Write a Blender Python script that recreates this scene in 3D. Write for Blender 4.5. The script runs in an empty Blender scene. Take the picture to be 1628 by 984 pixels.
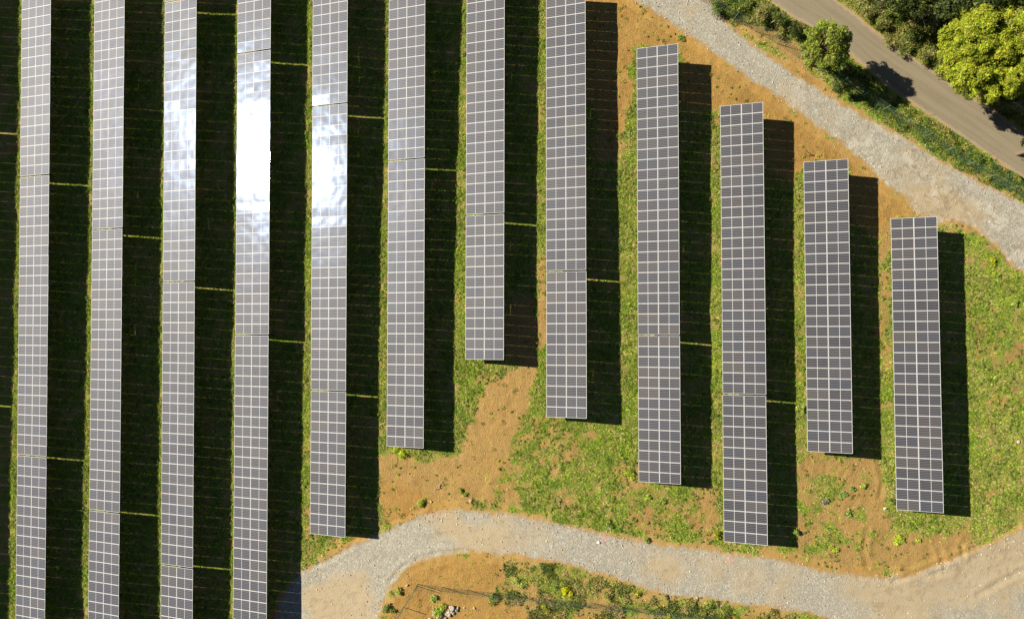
DATA = r'''
{"D0": 67.90123456790124, "f": 1100.0, "S": [-0.80841, 0.23028, 0.54171], "tables": {"1b": [28, [-51.01, -0.618, -3.649], [-0.00024, -0.9999, 0.01385], [0.95168, 0.00403, 0.30706]], "2b": [28, [-43.254, -6.133, -3.144], [-0.00038, -0.99986, 0.01648], [0.94876, 0.00485, 0.31595]], "3b": [28, [-35.673, 17.155, -3.016], [-0.00022, -0.99991, 0.01356], [0.94896, 0.00407, 0.31537]], "3c": [28, [-35.693, -11.53, -2.648], [-0.0002, -0.99991, 0.01317], [0.94917, 0.00396, 0.31473]], "4b": [28, [-28.102, 11.778, -2.655], [-0.00041, -0.99986, 0.01699], [0.94935, 0.00495, 0.31418]], "4c": [28, [-28.162, -16.911, -2.208], [-0.00044, -0.99985, 0.01751], [0.95046, 0.00503, 0.31079]], "5b": [28, [-20.262, 6.226, -2.075], [-0.00048, -0.99983, 0.0183], [0.95025, 0.00524, 0.31144]], "5c": [14, [-20.25, -15.324, -1.649], [-0.00058, -0.9998, 0.02016], [0.94973, 0.00576, 0.31303]], "6b": [28, [-12.496, 0.641, -1.563], [-0.00096, -0.99963, 0.02709], [0.95061, 0.00749, 0.31029]], "7b": [14, [-4.616, 2.192, -0.975], [-0.00159, -0.99926, 0.03853], [0.94905, 0.01064, 0.31493]], "8b": [14, [3.407, -3.443, -0.478], [-0.00166, -0.99921, 0.03976], [0.94966, 0.01088, 0.31309]], "8a": [28, [3.422, 18.092, -1.35], [-0.0017, -0.99918, 0.04057], [0.94972, 0.01109, 0.31291]], "7a": [28, [-4.576, 23.733, -1.799], [-0.00154, -0.99929, 0.03766], [0.95028, 0.01026, 0.31122]], "6a": [28, [-12.483, 29.321, -2.288], [-0.00075, -0.99973, 0.02322], [0.94946, 0.00658, 0.31383]], "5a": [28, [-20.264, 34.907, -2.6], [-0.00047, -0.99983, 0.01816], [0.95107, 0.00516, 0.30895]], "9a": [28, [12.462, 11.791, -0.903], [-0.00101, -0.99961, 0.02793], [0.9505, 0.00772, 0.31064]], "9b": [14, [12.447, -9.75, -0.248], [-0.00141, -0.99937, 0.03534], [0.95098, 0.00959, 0.30911]], "10a": [28, [20.765, 6.011, -0.704], [-0.00132, -0.99944, 0.03357], [0.9495, 0.00928, 0.31363]], "10b": [14, [20.711, -15.526, 0.043], [-0.00135, -0.99942, 0.03417], [0.9502, 0.00937, 0.3115]], "11a": [28, [28.964, 0.376, -0.377], [-0.00138, -0.9994, 0.0347], [0.95061, 0.00946, 0.31026]], "12a": [28, [37.555, -5.261, -0.2], [-0.00163, -0.99922, 0.03938], [0.94794, 0.01099, 0.31825]], "1a": [28, [-51.003, 28.07, -4.047], [-0.00024, -0.9999, 0.01385], [0.95168, 0.00403, 0.30706]], "1c": [28, [-51.016, -29.305, -3.252], [-0.00024, -0.9999, 0.01385], [0.95168, 0.00403, 0.30706]], "2a": [28, [-43.243, 22.553, -3.617], [-0.00038, -0.99986, 0.01648], [0.94876, 0.00485, 0.31595]], "2c": [28, [-43.265, -34.819, -2.671], [-0.00038, -0.99986, 0.01648], [0.94876, 0.00485, 0.31595]], "3a": [28, [-35.667, 45.843, -3.405], [-0.00022, -0.99991, 0.01356], [0.94896, 0.00407, 0.31537]], "3d": [28, [-35.699, -40.217, -2.27], [-0.0002, -0.99991, 0.01317], [0.94917, 0.00396, 0.31473]], "4a": [28, [-28.09, 40.464, -3.142], [-0.00041, -0.99986, 0.01699], [0.94935, 0.00495, 0.31418]], "4d": [28, [-28.175, -45.596, -1.706], [-0.00044, -0.99985, 0.01751], [0.95046, 0.00503, 0.31079]], "0a": [28, [-58.758, 33.585, -4.552], [-0.00024, -0.9999, 0.01385], [0.95168, 0.00403, 0.30706]], "0b": [28, [-58.765, 4.898, -4.155], [-0.00024, -0.9999, 0.01385], [0.95168, 0.00403, 0.30706]], "0c": [28, [-58.772, -23.789, -3.758], [-0.00024, -0.9999, 0.01385], [0.95168, 0.00403, 0.30706]]}, "w": [[-5.117, -4.798, -4.478, -4.157, -3.83, -3.489, -3.128, -2.739, -2.328, -1.912, -1.519, -1.175, -0.897, -0.694, -0.569, -0.516, -0.526, -0.587, -0.686, -0.81, -0.952, -1.103, -1.258], [-5.21, -4.888, -4.567, -4.247, -3.926, -3.598, -3.253, -2.873, -2.449, -2.005, -1.594, -1.252, -0.992, -0.815, -0.715, -0.687, -0.723, -0.81, -0.931, -1.073, -1.226, -1.385, -1.548], [-5.305, -4.98, -4.656, -4.334, -4.016, -3.7, -3.378, -3.016, -2.576, -2.089, -1.656, -1.323, -1.088, -0.941, -0.867, -0.861, -0.921, -1.035, -1.18, -1.338, -1.501, -1.669, -1.839], [-5.404, -5.076, -4.747, -4.42, -4.099, -3.788, -3.487, -3.154, -2.698, -2.161, -1.709, -1.39, -1.193, -1.084, -1.035, -1.043, -1.12, -1.262, -1.433, -1.604, -1.777, -1.954, -2.133], [-5.51, -5.178, -4.846, -4.513, -4.184, -3.867, -3.573, -3.264, -2.832, -2.282, -1.79, -1.467, -1.319, -1.259, -1.23, -1.25, -1.325, -1.484, -1.68, -1.865, -2.052, -2.24, -2.428], [-5.622, -5.29, -4.957, -4.622, -4.29, -3.972, -3.677, -3.375, -2.991, -2.485, -1.928, -1.56, -1.469, -1.47, -1.444, -1.48, -1.551, -1.702, -1.908, -2.119, -2.325, -2.526, -2.723], [-5.741, -5.411, -5.08, -4.748, -4.419, -4.099, -3.79, -3.484, -3.141, -2.685, -2.126, -1.687, -1.63, -1.697, -1.668, -1.716, -1.808, -1.959, -2.164, -2.388, -2.605, -2.813, -3.014], [-5.863, -5.537, -5.211, -4.885, -4.559, -4.232, -3.902, -3.578, -3.26, -2.854, -2.364, -1.927, -1.856, -1.936, -1.921, -1.952, -2.034, -2.212, -2.449, -2.68, -2.894, -3.099, -3.3], [-5.988, -5.665, -5.343, -5.022, -4.7, -4.371, -4.029, -3.693, -3.381, -3.028, -2.608, -2.227, -2.118, -2.163, -2.183, -2.219, -2.301, -2.512, -2.77, -2.983, -3.182, -3.38, -3.577], [-6.11, -5.79, -5.47, -5.151, -4.83, -4.498, -4.151, -3.814, -3.512, -3.21, -2.851, -2.535, -2.394, -2.386, -2.429, -2.516, -2.624, -2.816, -3.05, -3.257, -3.453, -3.647, -3.842], [-6.229, -5.909, -5.589, -5.268, -4.943, -4.606, -4.253, -3.911, -3.627, -3.386, -3.123, -2.869, -2.692, -2.619, -2.657, -2.791, -2.929, -3.101, -3.305, -3.507, -3.705, -3.9, -4.095], [-6.344, -6.021, -5.699, -5.375, -5.047, -4.71, -4.356, -4.007, -3.747, -3.563, -3.397, -3.21, -3.002, -2.875, -2.9, -3.028, -3.184, -3.357, -3.547, -3.745, -3.943, -4.141, -4.338], [-6.454, -6.129, -5.803, -5.476, -5.146, -4.813, -4.47, -4.145, -3.913, -3.757, -3.633, -3.488, -3.301, -3.172, -3.178, -3.279, -3.426, -3.597, -3.782, -3.977, -4.175, -4.374, -4.573], [-6.56, -6.232, -5.904, -5.575, -5.246, -4.92, -4.603, -4.319, -4.106, -3.955, -3.836, -3.711, -3.574, -3.479, -3.472, -3.545, -3.673, -3.834, -4.015, -4.206, -4.404, -4.604, -4.804], [-6.664, -6.335, -6.004, -5.675, -5.35, -5.036, -4.746, -4.496, -4.3, -4.153, -4.037, -3.932, -3.836, -3.772, -3.763, -3.818, -3.926, -4.074, -4.247, -4.436, -4.632, -4.832, -5.034]]}'''
import bpy, math, random, json
import numpy as np
from mathutils import Matrix, Vector
random.seed(5); RNG = np.random.default_rng(11)
D = json.loads(DATA)
D0 = D['D0']; FPX = D['f']; SUN = np.array(D['S'])
scene = bpy.context.scene
COL = scene.collection

# ------------------------------------------------------------------ noise + terrain height
def _h(ix, iy, seed):
    n = (ix.astype(np.int64)*374761393 + iy.astype(np.int64)*668265263 + seed*1442695041) & 0xffffffff
    n = ((n ^ (n >> 13))*1274126177) & 0xffffffff
    n = ((n ^ (n >> 16))*2246822519) & 0xffffffff
    return ((n ^ (n >> 15)) & 0xffffff)/float(0xffffff)
def vn(x, y, s, seed=0):
    x = np.asarray(x)/s; y = np.asarray(y)/s
    ix = np.floor(x); iy = np.floor(y); fx = x-ix; fy = y-iy
    fx = fx*fx*(3-2*fx); fy = fy*fy*(3-2*fy)
    a = _h(ix, iy, seed); b = _h(ix+1, iy, seed); c = _h(ix, iy+1, seed); d = _h(ix+1, iy+1, seed)
    return (a*(1-fx)+b*fx)*(1-fy)+(c*(1-fx)+d*fx)*fy
def fbm(x, y, s, seed=0, o=4):
    r = 0; a = .5; t = 0
    ca, sa = math.cos(.9), math.sin(.9)
    for k in range(o):
        r = r+a*vn(x, y, s, seed+k*17); t += a; a *= .5; s *= .5
        x, y = x*ca-y*sa+3.1, x*sa+y*ca-1.7
    return r/t
GX = np.arange(-77, 78, 7.0); GY = np.arange(-49, 50, 7.0); GW = np.array(D['w'])
def bsp(t):
    t = np.abs(t); return np.where(t < 1, (4-6*t**2+3*t**3)/6, np.where(t < 2, (2-t)**3/6, 0))
def hbase(x, y):
    x = np.clip(np.asarray(x, float), -69, 69); y = np.clip(np.asarray(y, float), -41, 41)
    sh = x.shape; xf = x.ravel(); yf = y.ravel(); out = np.empty(len(xf))
    for i in range(0, len(xf), 40000):
        bx = bsp((xf[i:i+40000, None]-GX)/7); by = bsp((yf[i:i+40000, None]-GY)/7)
        out[i:i+40000] = np.einsum('nj,ji,ni->n', by, GW, bx)
    return out.reshape(sh)
def unproj(px, py, h=0.0):
    """point where the sight line of a photo pixel meets the ground raised by h"""
    px = np.asarray(px, float); py = np.asarray(py, float)
    rx = (px-814)/FPX; ry = -(py-492)/FPX; z = np.full(px.shape, -2.0)
    for _ in range(6):
        dd = D0-z; z = hbase(rx*dd, ry*dd)+h
    dd = D0-z
    return rx*dd, ry*dd, z
def wp(poly):
    a = np.array(poly, float); x, y, z = unproj(a[:, 0], a[:, 1]); return np.c_[x, y]
def sdist(poly, x, y):
    """signed distance in metres, negative inside"""
    sh = x.shape; x = x.ravel(); y = y.ravel()
    d2 = np.full(len(x), 1e9); ins = np.zeros(len(x), bool); n = len(poly)
    for i in range(n):
        ax, ay = poly[i]; bx, by = poly[(i+1) % n]; ex, ey = bx-ax, by-ay
        t = np.clip(((x-ax)*ex+(y-ay)*ey)/(ex*ex+ey*ey+1e-12), 0, 1)
        d2 = np.minimum(d2, (x-ax-t*ex)**2+(y-ay-t*ey)**2)
        if ay != by:
            c = ((ay > y) != (by > y)) & (x < (bx-ax)*(y-ay)/(by-ay)+ax); ins ^= c
    d = np.sqrt(d2); return np.where(ins, -d, d).reshape(sh)
def ldist(line, x, y):
    sh = x.shape; x = x.ravel(); y = y.ravel(); d2 = np.full(len(x), 1e9)
    for i in range(len(line)-1):
        ax, ay = line[i]; bx, by = line[i+1]; ex, ey = bx-ax, by-ay
        t = np.clip(((x-ax)*ex+(y-ay)*ey)/(ex*ex+ey*ey+1e-12), 0, 1)
        d2 = np.minimum(d2, (x-ax-t*ex)**2+(y-ay-t*ey)**2)
    return np.sqrt(d2).reshape(sh)
def ss(a, b, v):
    t = np.clip((v-a)/(b-a), 0, 1); return t*t*(3-2*t)

# ------------------------------------------------------------------ fine grid of the site
ST = .2
def far_axis(lo, hi, end):
    m = list(np.arange(lo, hi+1e-6, ST)); a = m[0]; b = m[-1]; s = .6; L = []; R_ = []
    while b < end: b += s; R_.append(b); s *= 1.35
    s = .6
    while a > -end: a -= s; L.append(a); s *= 1.35
    return np.array(L[::-1]+m+R_)
AX = far_axis(-57, 57, 900); AY = far_axis(-37, 37, 900)
GXX, GYY = np.meshgrid(AX, AY)
NX, NY = len(AX), len(AY)

TRACK_A = wp([(930,-70),(985,-20),(1010,0),(1050,26),(1100,58),(1140,88),(1190,122),(1240,155),(1290,193),(1340,228),(1385,266),(1412,296),(1440,312),(1452,335),(1492,352),(1530,352),(1570,375),(1605,412),(1680,490),(1760,560),(1780,420),(1700,372),(1628,326),(1590,308),(1545,285),(1500,262),(1450,228),(1400,200),(1365,182),(1335,166),(1310,150),(1270,125),(1230,97),(1195,72),(1165,48),(1145,26),(1125,2),(1085,-50)])
TRACK_B = wp([(420,1040),(432,990),(448,950),(476,912),(502,898),(530,884),(562,866),(588,857),(606,850),(638,832),(680,817),(720,810),(760,813),(800,818),(850,826),(900,836),(940,845),(980,855),(1020,863),(1060,869),(1100,872),(1140,878),(1180,882),(1220,887),(1260,895),(1300,907),(1350,914),(1400,918),(1450,915),(1500,893),(1545,876),(1590,858),(1628,840),(1690,815),(1760,860),(1700,1060),(1400,1010),(1335,986),(1280,970),(1210,962),(1160,955),(1120,948),(1070,945),(1040,938),(1000,925),(960,910),(920,900),(880,890),(850,886),(820,878),(788,881),(772,877),(748,876),(719,877),(692,884),(660,892),(644,903),(633,916),(623,929),(615,940),(609,956),(604,972),(600,988),(594,1040)])
ASPH = wp([(1120,-70),(1180,-32),(1225,0),(1260,25),(1291,41),(1347,80),(1390,118),(1435,153),(1492,190),(1535,218),(1569,242),(1603,265),(1628,280),(1720,336),(1850,410),(1850,350),(1720,276),(1628,213),(1569,171),(1519,141),(1482,114),(1435,84),(1388,50),(1361,27),(1324,0),(1280,-36),(1240,-70)])

# bare-earth and greenery regions (value = how green), each with a soft edge in metres
REG = [
 (.10,1.3,[(925,-60),(1000,-60),(1060,30),(1110,60),(1150,90),(1200,125),(1260,165),(1320,215),(1380,262),(1440,315),(1500,350),(1470,352),(1418,356),(1418,400),(1397,425),(1394,385),(1350,330),(1350,262),(1275,262),(1262,285),(1215,262),(1212,190),(1150,162),(1138,195),(1130,180),(1080,175),(1080,75),(1010,78),(1008,130),(992,190),(984,270),(950,240),(932,150)]),
 (.10,.35,[(852,425),(868,398),(868,545),(856,560)]),
 (.12,.6,[(806,500),(850,460),(850,580),(806,580)]),
 (.17,1.2,[(604,728),(650,735),(720,722),(745,770),(730,805),(650,826),(600,850),(540,872),(520,880),(560,850),(603,850)]),
 (.20,1.2,[(1268,740),(1290,722),(1390,730),(1412,770),(1418,830),(1480,845),(1540,828),(1552,870),(1500,893),(1450,915),(1350,912),(1290,900),(1262,892),(1220,884),(1150,872),(1152,864),(1225,868),(1268,868)]),
 (.42,2.5,[(760,880),(850,892),(960,915),(1100,952),(1330,990),(1330,1040),(820,1040),(790,960)]),
 (.05,1.6,[(604,965),(625,925),(650,900),(690,882),(750,874),(795,880),(800,905),(792,935),(830,960),(850,1000),(600,1010)]),
 (.22,.5,[(1160,36),(1215,40),(1262,64),(1300,92),(1320,120),(1300,120),(1250,90),(1200,64)]),
 (.12,.5,[(1180,62),(1230,90),(1270,105),(1300,120),(1330,150),(1310,152),(1270,128),(1230,100),(1195,75),(1165,50)]),
 (.25,.5,[(840,832),(900,838),(1000,850),(1060,860),(1150,866),(1150,880),(1060,872),(980,856),(900,840)]),
 (.30,.8,[(1500,345),(1560,365),(1615,425),(1600,425),(1560,385),(1530,362)]),
 (.60,2.5,[(790,590),(860,680),(1010,660),(1020,770),(1150,790),(1150,860),(1000,850),(860,830),(770,810),(760,720)]),
 (.66,2,[(1540,400),(1628,480),(1700,700),(1628,760),(1560,620)]),
 (.42,1.5,[(1000,775),(1140,780),(1145,860),(1040,850),(985,820)]),
 (.45,1.5,[(740,740),(840,700),(870,770),(800,805),(735,790)]),
 (.35,.5,[(485,800),(493,800),(494,850),(560,860),(520,885),(484,905)]),
 (.08,1.6,[(806,582),(852,576),(848,640),(826,680),(812,715),(806,745),(780,790),(735,795),(716,755),(735,705),(768,650),(790,612)]),
 (.40,1.4,[(1285,762),(1345,765),(1392,795),(1385,850),(1340,885),(1290,880),(1278,820)]),
 (.30,1.0,[(1395,430),(1415,430),(1420,620),(1400,620)]),
]
veg = np.full(GXX.shape, .80)
J1 = (fbm(GXX, GYY, 2.2, 3)-.5)*2.4
for val, soft, poly in REG:
    s = sdist(wp(poly), GXX, GYY)+J1*soft*.55
    k = 1-ss(-soft*.6, soft*.6, s)
    veg = veg*(1-k)+val*k
sdA = sdist(TRACK_A, GXX, GYY); sdB = sdist(TRACK_B, GXX, GYY); sdR = sdist(ASPH, GXX, GYY)
veg = np.where(sdA < .1, 0, veg); veg = np.where(sdB < .1, 0, veg); veg = np.where(sdR < .25, .0, veg)
veg *= ss(-.1, .7, np.minimum(sdA, sdB)+(J1*.25))
patch = fbm(GXX, GYY, 2.4, 40)*.5+fbm(GXX, GYY, .8, 60, 3)*.5
vegp = np.clip(veg+(patch-.5)*2.0*np.minimum(1, veg*3.0), 0, 1)      # patchy cover
lush = fbm(GXX, GYY, 6, 80)

warm = np.full(GXX.shape, .5)
for WP in ([(925,-60),(1000,-60),(1060,30),(1110,60),(1150,90),(1200,125),(1260,165),(1320,215),(1380,262),(1440,315),(1500,350),(1418,356),(1394,385),(1350,330),(1262,285),(1212,190),(1138,195),(1080,175),(1008,130),(984,270),(932,150)],
 [(604,965),(625,925),(650,900),(690,882),(750,874),(795,880),(800,905),(850,1000),(600,1010)], [(604,760),(700,790),(760,812),(600,870),(520,880)], [(1150,60),(1330,130),(1340,160),(1200,90)],
 [(1150,868),(1300,890),(1450,900),(1540,870),(1540,900),(1400,920),(1150,885)]):
    warm = np.maximum(warm, 1-ss(-1, 1.5, sdist(wp(WP), GXX, GYY)+J1*.4))
RUTS = [([(1277,722),(1279,742),(1292,760),(1312,769),(1335,762),(1350,742)],.13,.05),
 ([(1285,722),(1288,734),(1300,748),(1318,752),(1334,743),(1341,728)],.10,.05),
 ([(618,925),(640,900),(668,886),(700,878),(745,874),(762,878)],.16,.07),
 ([(655,896),(690,886),(730,882),(770,883)],.12,.04),
 ([(1515,352),(1545,362),(1575,385),(1598,408),(1612,432)],.15,.08),
 ([(1525,350),(1560,366),(1590,392),(1620,430)],.10,.06),
 ([(790,765),(812,782),(840,783),(870,762),(885,735)],.25,.05),
 ([(800,745),(815,765),(845,762),(862,742)],.2,.04),
 ([(1495,875),(1498,888),(1503,900)],.25,.06),([(1528,868),(1532,885)],.2,.06),
 ([(1440,905),(1470,915),(1510,905)],.3,.08),([(1420,925),(1470,905),(1530,880),(1620,835)],.2,.06),
 ([(1555,945),(1590,925),(1640,900)],.25,.05),
 ([(485,905),(520,892),(560,868)],.2,.05),
 ([(1395,735),(1405,760),(1400,790)],.2,.05),([(1380,900),(1372,870),(1380,840)],.25,.05),
 ([(560,858),(592,846),(630,826),(676,806)],.2,.06)]
def relief(x, y):
    b = (fbm(x, y, 4.5, 7)-.5)*.22+(fbm(x, y, 1.1, 9, 3)-.5)*.11+(vn(x, y, .38, 23)-.5)*.045
    return b
z = hbase(GXX, GYY)+relief(GXX, GYY)*(1-.55*(1-ss(-.5, .8, np.minimum(sdA, sdB))))*ss(-.2, 1.2, sdR)
for line, wd, dp in RUTS:
    d = ldist(wp(line), GXX, GYY)+(vn(GXX, GYY, .5, 5)-.5)*.1
    z = z-dp*np.exp(-(d/wd)**2)+dp*.8*np.exp(-((d-2.1*wd)/wd)**2)
# beyond the site the hillside runs on
rr = np.maximum(np.abs(GXX)-69, 0)+np.maximum(np.abs(GYY)-41, 0)
z = z+.02*np.maximum(np.abs(GXX)-69, 0)*np.sign(GXX)+(fbm(GXX, GYY, 120, 2)-.5)*np.minimum(rr*.08, 14)
ZG = z
def samp(F, x, y):
    i = np.clip(np.searchsorted(AX, x)-1, 0, NX-2); j = np.clip(np.searchsorted(AY, y)-1, 0, NY-2)
    fx = np.clip((x-AX[i])/(AX[i+1]-AX[i]), 0, 1); fy = np.clip((y-AY[j])/(AY[j+1]-AY[j]), 0, 1)
    return (F[j, i]*(1-fx)+F[j, i+1]*fx)*(1-fy)+(F[j+1, i]*(1-fx)+F[j+1, i+1]*fx)*fy
def gz(x, y): return float(samp(ZG, np.array([x]), np.array([y]))[0])
def px(X, Y, h=0.0):
    x, y, zz = unproj(np.array([X]), np.array([Y]), h); return float(x[0]), float(y[0])

# ------------------------------------------------------------------ helpers
def tag(o, label=None, cat=None, group=None, kind=None):
    if label: o['label'] = label
    if cat: o['category'] = cat
    if group: o['group'] = group
    if kind: o['kind'] = kind
    return o
def mesh_np(name, V, F, mat=None, attrs=None, smooth=False, loops=None):
    """F: (n,k) int array of k-gons"""
    me = bpy.data.meshes.new(name); V = np.asarray(V, np.float32); F = np.asarray(F, np.int32)
    me.vertices.add(len(V)); me.vertices.foreach_set('co', V.ravel())
    k = F.shape[1]; me.loops.add(F.size); me.loops.foreach_set('vertex_index', F.ravel())
    me.polygons.add(len(F)); me.polygons.foreach_set('loop_start', np.arange(0, F.size, k, dtype=np.int32))
    me.polygons.foreach_set('loop_total', np.full(len(F), k, np.int32))
    me.polygons.foreach_set('use_smooth', np.full(len(F), smooth))
    me.update(calc_edges=True)
    for an, arr in (attrs or {}).items():
        arr = np.asarray(arr, np.float32)
        if arr.ndim == 1:
            a = me.attributes.new(an, 'FLOAT', 'POINT'); a.data.foreach_set('value', arr)
        else:
            a = me.attributes.new(an, 'FLOAT_COLOR', 'POINT'); c = np.ones((len(arr), 4), np.float32); c[:, :3] = arr; a.data.foreach_set('color', c.ravel())
    if mat: me.materials.append(mat)
    return me
def link(name, me, parent=None):
    o = bpy.data.objects.new(name, me); COL.objects.link(o)
    if parent: o.parent = parent
    return o
def empty(name, loc):
    o = bpy.data.objects.new(name, None); COL.objects.link(o); o.location = loc; o.empty_display_size = .3; return o
class MB:
    def __init__(s): s.v = []; s.f = []; s.m = []
    def quadbox(s, x0, x1, y0, y1, z0, z1, mi=0):
        n = len(s.v); s.v += [(x0,y0,z0),(x1,y0,z0),(x1,y1,z0),(x0,y1,z0),(x0,y0,z1),(x1,y0,z1),(x1,y1,z1),(x0,y1,z1)]
        for q in ((0,3,2,1),(4,5,6,7),(0,1,5,4),(1,2,6,5),(2,3,7,6),(3,0,4,7)): s.f.append([n+i for i in q]); s.m.append(mi)
    def quad(s, pts, mi=0):
        n = len(s.v); s.v += pts; s.f.append([n, n+1, n+2, n+3]); s.m.append(mi)
    def tube(s, path, rad, k=6, mi=0):
        n0 = len(s.v); P = [Vector(p) for p in path]
        for i, p in enumerate(P):
            d = (P[min(i+1, len(P)-1)]-P[max(i-1, 0)]).normalized()
            a = d.orthogonal().normalized(); b = d.cross(a)
            for j in range(k):
                t = 2*math.pi*j/k; s.v.append(tuple(p+(a*math.cos(t)+b*math.sin(t))*rad[i]))
        for i in range(len(P)-1):
            for j in range(k):
                s.f.append([n0+i*k+j, n0+i*k+(j+1) % k, n0+(i+1)*k+(j+1) % k, n0+(i+1)*k+j]); s.m.append(mi)
    def mesh(s, name, mats):
        me = bpy.data.meshes.new(name); me.from_pydata(s.v, [], s.f)
        for m in mats: me.materials.append(m)
        me.polygons.foreach_set('material_index', s.m); me.update(); return me

# ------------------------------------------------------------------ materials
def newmat(name):
    m = bpy.data.materials.new(name); m.use_nodes = True; nt = m.node_tree
    for n in list(nt.nodes): nt.nodes.remove(n)
    out = nt.nodes.new('ShaderNodeOutputMaterial'); b = nt.nodes.new('ShaderNodeBsdfPrincipled')
    nt.links.new(b.outputs[0], out.inputs[0]); b.inputs['Roughness'].default_value = .8
    b.inputs['Specular IOR Level'].default_value = .25
    return m, nt, b, out
class N:
    def __init__(s, nt): s.nt = nt
    def new(s, t, **kw):
        n = s.nt.nodes.new(t)
        for k, v in kw.items(): setattr(n, k, v)
        return n
    def link(s, a, b): s.nt.links.new(a, b)
    def noise(s, vec, scale, detail=4, rough=.55, dist=0):
        n = s.new('ShaderNodeTexNoise'); n.inputs['Scale'].default_value = scale; n.inputs['Detail'].default_value = detail
        n.inputs['Roughness'].default_value = rough; n.inputs['Distortion'].default_value = dist; s.link(vec, n.inputs['Vector']); return n.outputs[0]
    def ramp(s, fac, stops, interp='LINEAR'):
        n = s.new('ShaderNodeValToRGB'); cr = n.color_ramp; cr.interpolation = interp
        while len(cr.elements) < len(stops): cr.elements.new(.5)
        for e, (p, c) in zip(cr.elements, stops):
            e.position = p; e.color = (c, c, c, 1) if isinstance(c, (int, float)) else (*c, 1)
        s.link(fac, n.inputs[0]); return n.outputs[0]
    def mix(s, fac, a, b, mode='MIX'):
        n = s.new('ShaderNodeMix', data_type='RGBA', blend_type=mode)
        for sock, v in ((n.inputs[0], fac), (n.inputs[6], a), (n.inputs[7], b)):
            if hasattr(v, 'node'): s.link(v, sock)
            elif isinstance(v, (int, float)): sock.default_value = v if sock == n.inputs[0] else (v, v, v, 1)
            else: sock.default_value = (*v, 1)
        return n.outputs[2]
    def math(s, op, a, b=0, c=0, clamp=False):
        n = s.new('ShaderNodeMath', operation=op, use_clamp=clamp)
        for i, v in enumerate((a, b, c)):
            if hasattr(v, 'node'): s.link(v, n.inputs[i])
            else: n.inputs[i].default_value = v
        return n.outputs[0]
    def attr(s, name): n = s.new('ShaderNodeAttribute'); n.attribute_name = name; return n
    def pos(s): return s.new('ShaderNodeNewGeometry').outputs['Position']

def build_ground_group():
    g = bpy.data.node_groups.new('ground_surface', 'ShaderNodeTree')
    g.interface.new_socket('Color', in_out='OUTPUT', socket_type='NodeSocketColor')
    g.interface.new_socket('Height', in_out='OUTPUT', socket_type='NodeSocketFloat')
    n = N(g); go = n.new('NodeGroupOutput'); p = n.pos()
    big = n.noise(p, .12, 3); mid = n.noise(p, .9, 5); fine = n.noise(p, 7, 5, .65); speck = n.noise(p, 22, 3, .7)
    dirt = n.ramp(big, [(.3, (.43, .25, .062)), (.5, (.42, .26, .080)), (.7, (.35, .19, .052))])
    dirt = n.mix(n.ramp(mid, [(.35, 0), (.7, .75)]), dirt, (.47, .30, .105))
    dirt = n.mix(n.ramp(n.noise(p, 1.7, 6, .6, .4), [(.55, 0), (.72, .7)]), dirt, (.27, .145, .055))
    dirt = n.mix(n.ramp(fine, [(.3, .55), (.62, 0)]), dirt, (.24, .14, .06))
    dirt = n.mix(n.ramp(n.noise(p, 3.2, 6, .68, .7), [(.54, 0), (.66, .55)]), dirt, (.23, .13, .05))
    dirt = n.mix(n.ramp(speck, [(.62, 0), (.75, .6)]), dirt, (.55, .41, .22))
    dull = n.mix(mid, (.38, .25, .105), (.45, .315, .145))
    dull = n.mix(n.ramp(fine, [(.3, .5), (.6, 0)]), dull, (.22, .15, .075))
    dull = n.mix(n.ramp(n.noise(p, 2.6, 6, .68, .7), [(.53, 0), (.66, .5)]), dull, (.24, .155, .07))
    dull = n.mix(n.ramp(speck, [(.62, 0), (.75, .6)]), dull, (.58, .48, .33))
    dirt = n.mix(n.attr('warm').outputs['Fac'], dull, dirt)
    dirt = n.mix(1.0, dirt, (.96, .93, .80), 'MULTIPLY')
    gr = n.ramp(n.noise(p, .55, 4), [(.3, (.14, .21, .025)), (.46, (.23, .26, .042)), (.6, (.36, .28, .09)), (.72, (.39, .27, .11))])
    gr = n.mix(n.ramp(fine, [(.34, .6), (.52, 0)]), gr, (.06, .07, .015))
    gr = n.mix(n.ramp(speck, [(.55, 0), (.72, .6)]), gr, (.26, .28, .06))
    v = n.attr('veg').outputs['Fac']
    vv = n.math('ADD', v, n.math('MULTIPLY', n.math('SUBTRACT', fine, .5), .9))
    col = n.mix(n.ramp(vv, [(.28, 0), (.62, 1)]), dirt, gr)
    h = n.math('ADD', n.math('MULTIPLY', fine, .6), n.math('MULTIPLY', mid, .5))
    h = n.math('ADD', h, n.math('MULTIPLY', speck, .22))
    n.link(col, go.inputs[0]); n.link(h, go.inputs[1]); return g
GG = build_ground_group()
def ground_mat():
    m, nt, b, out = newmat('earth_and_turf'); n = N(nt)
    g = n.new('ShaderNodeGroup'); g.node_tree = GG
    bp = n.new('ShaderNodeBump'); bp.inputs['Strength'].default_value = .9; bp.inputs['Distance'].default_value = .2
    n.link(g.outputs[1], bp.inputs['Height']); n.link(g.outputs[0], b.inputs['Base Color']); n.link(bp.outputs[0], b.inputs['Normal'])
    b.inputs['Roughness'].default_value = .95; b.inputs['Specular IOR Level'].default_value = .1
    return m
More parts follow.
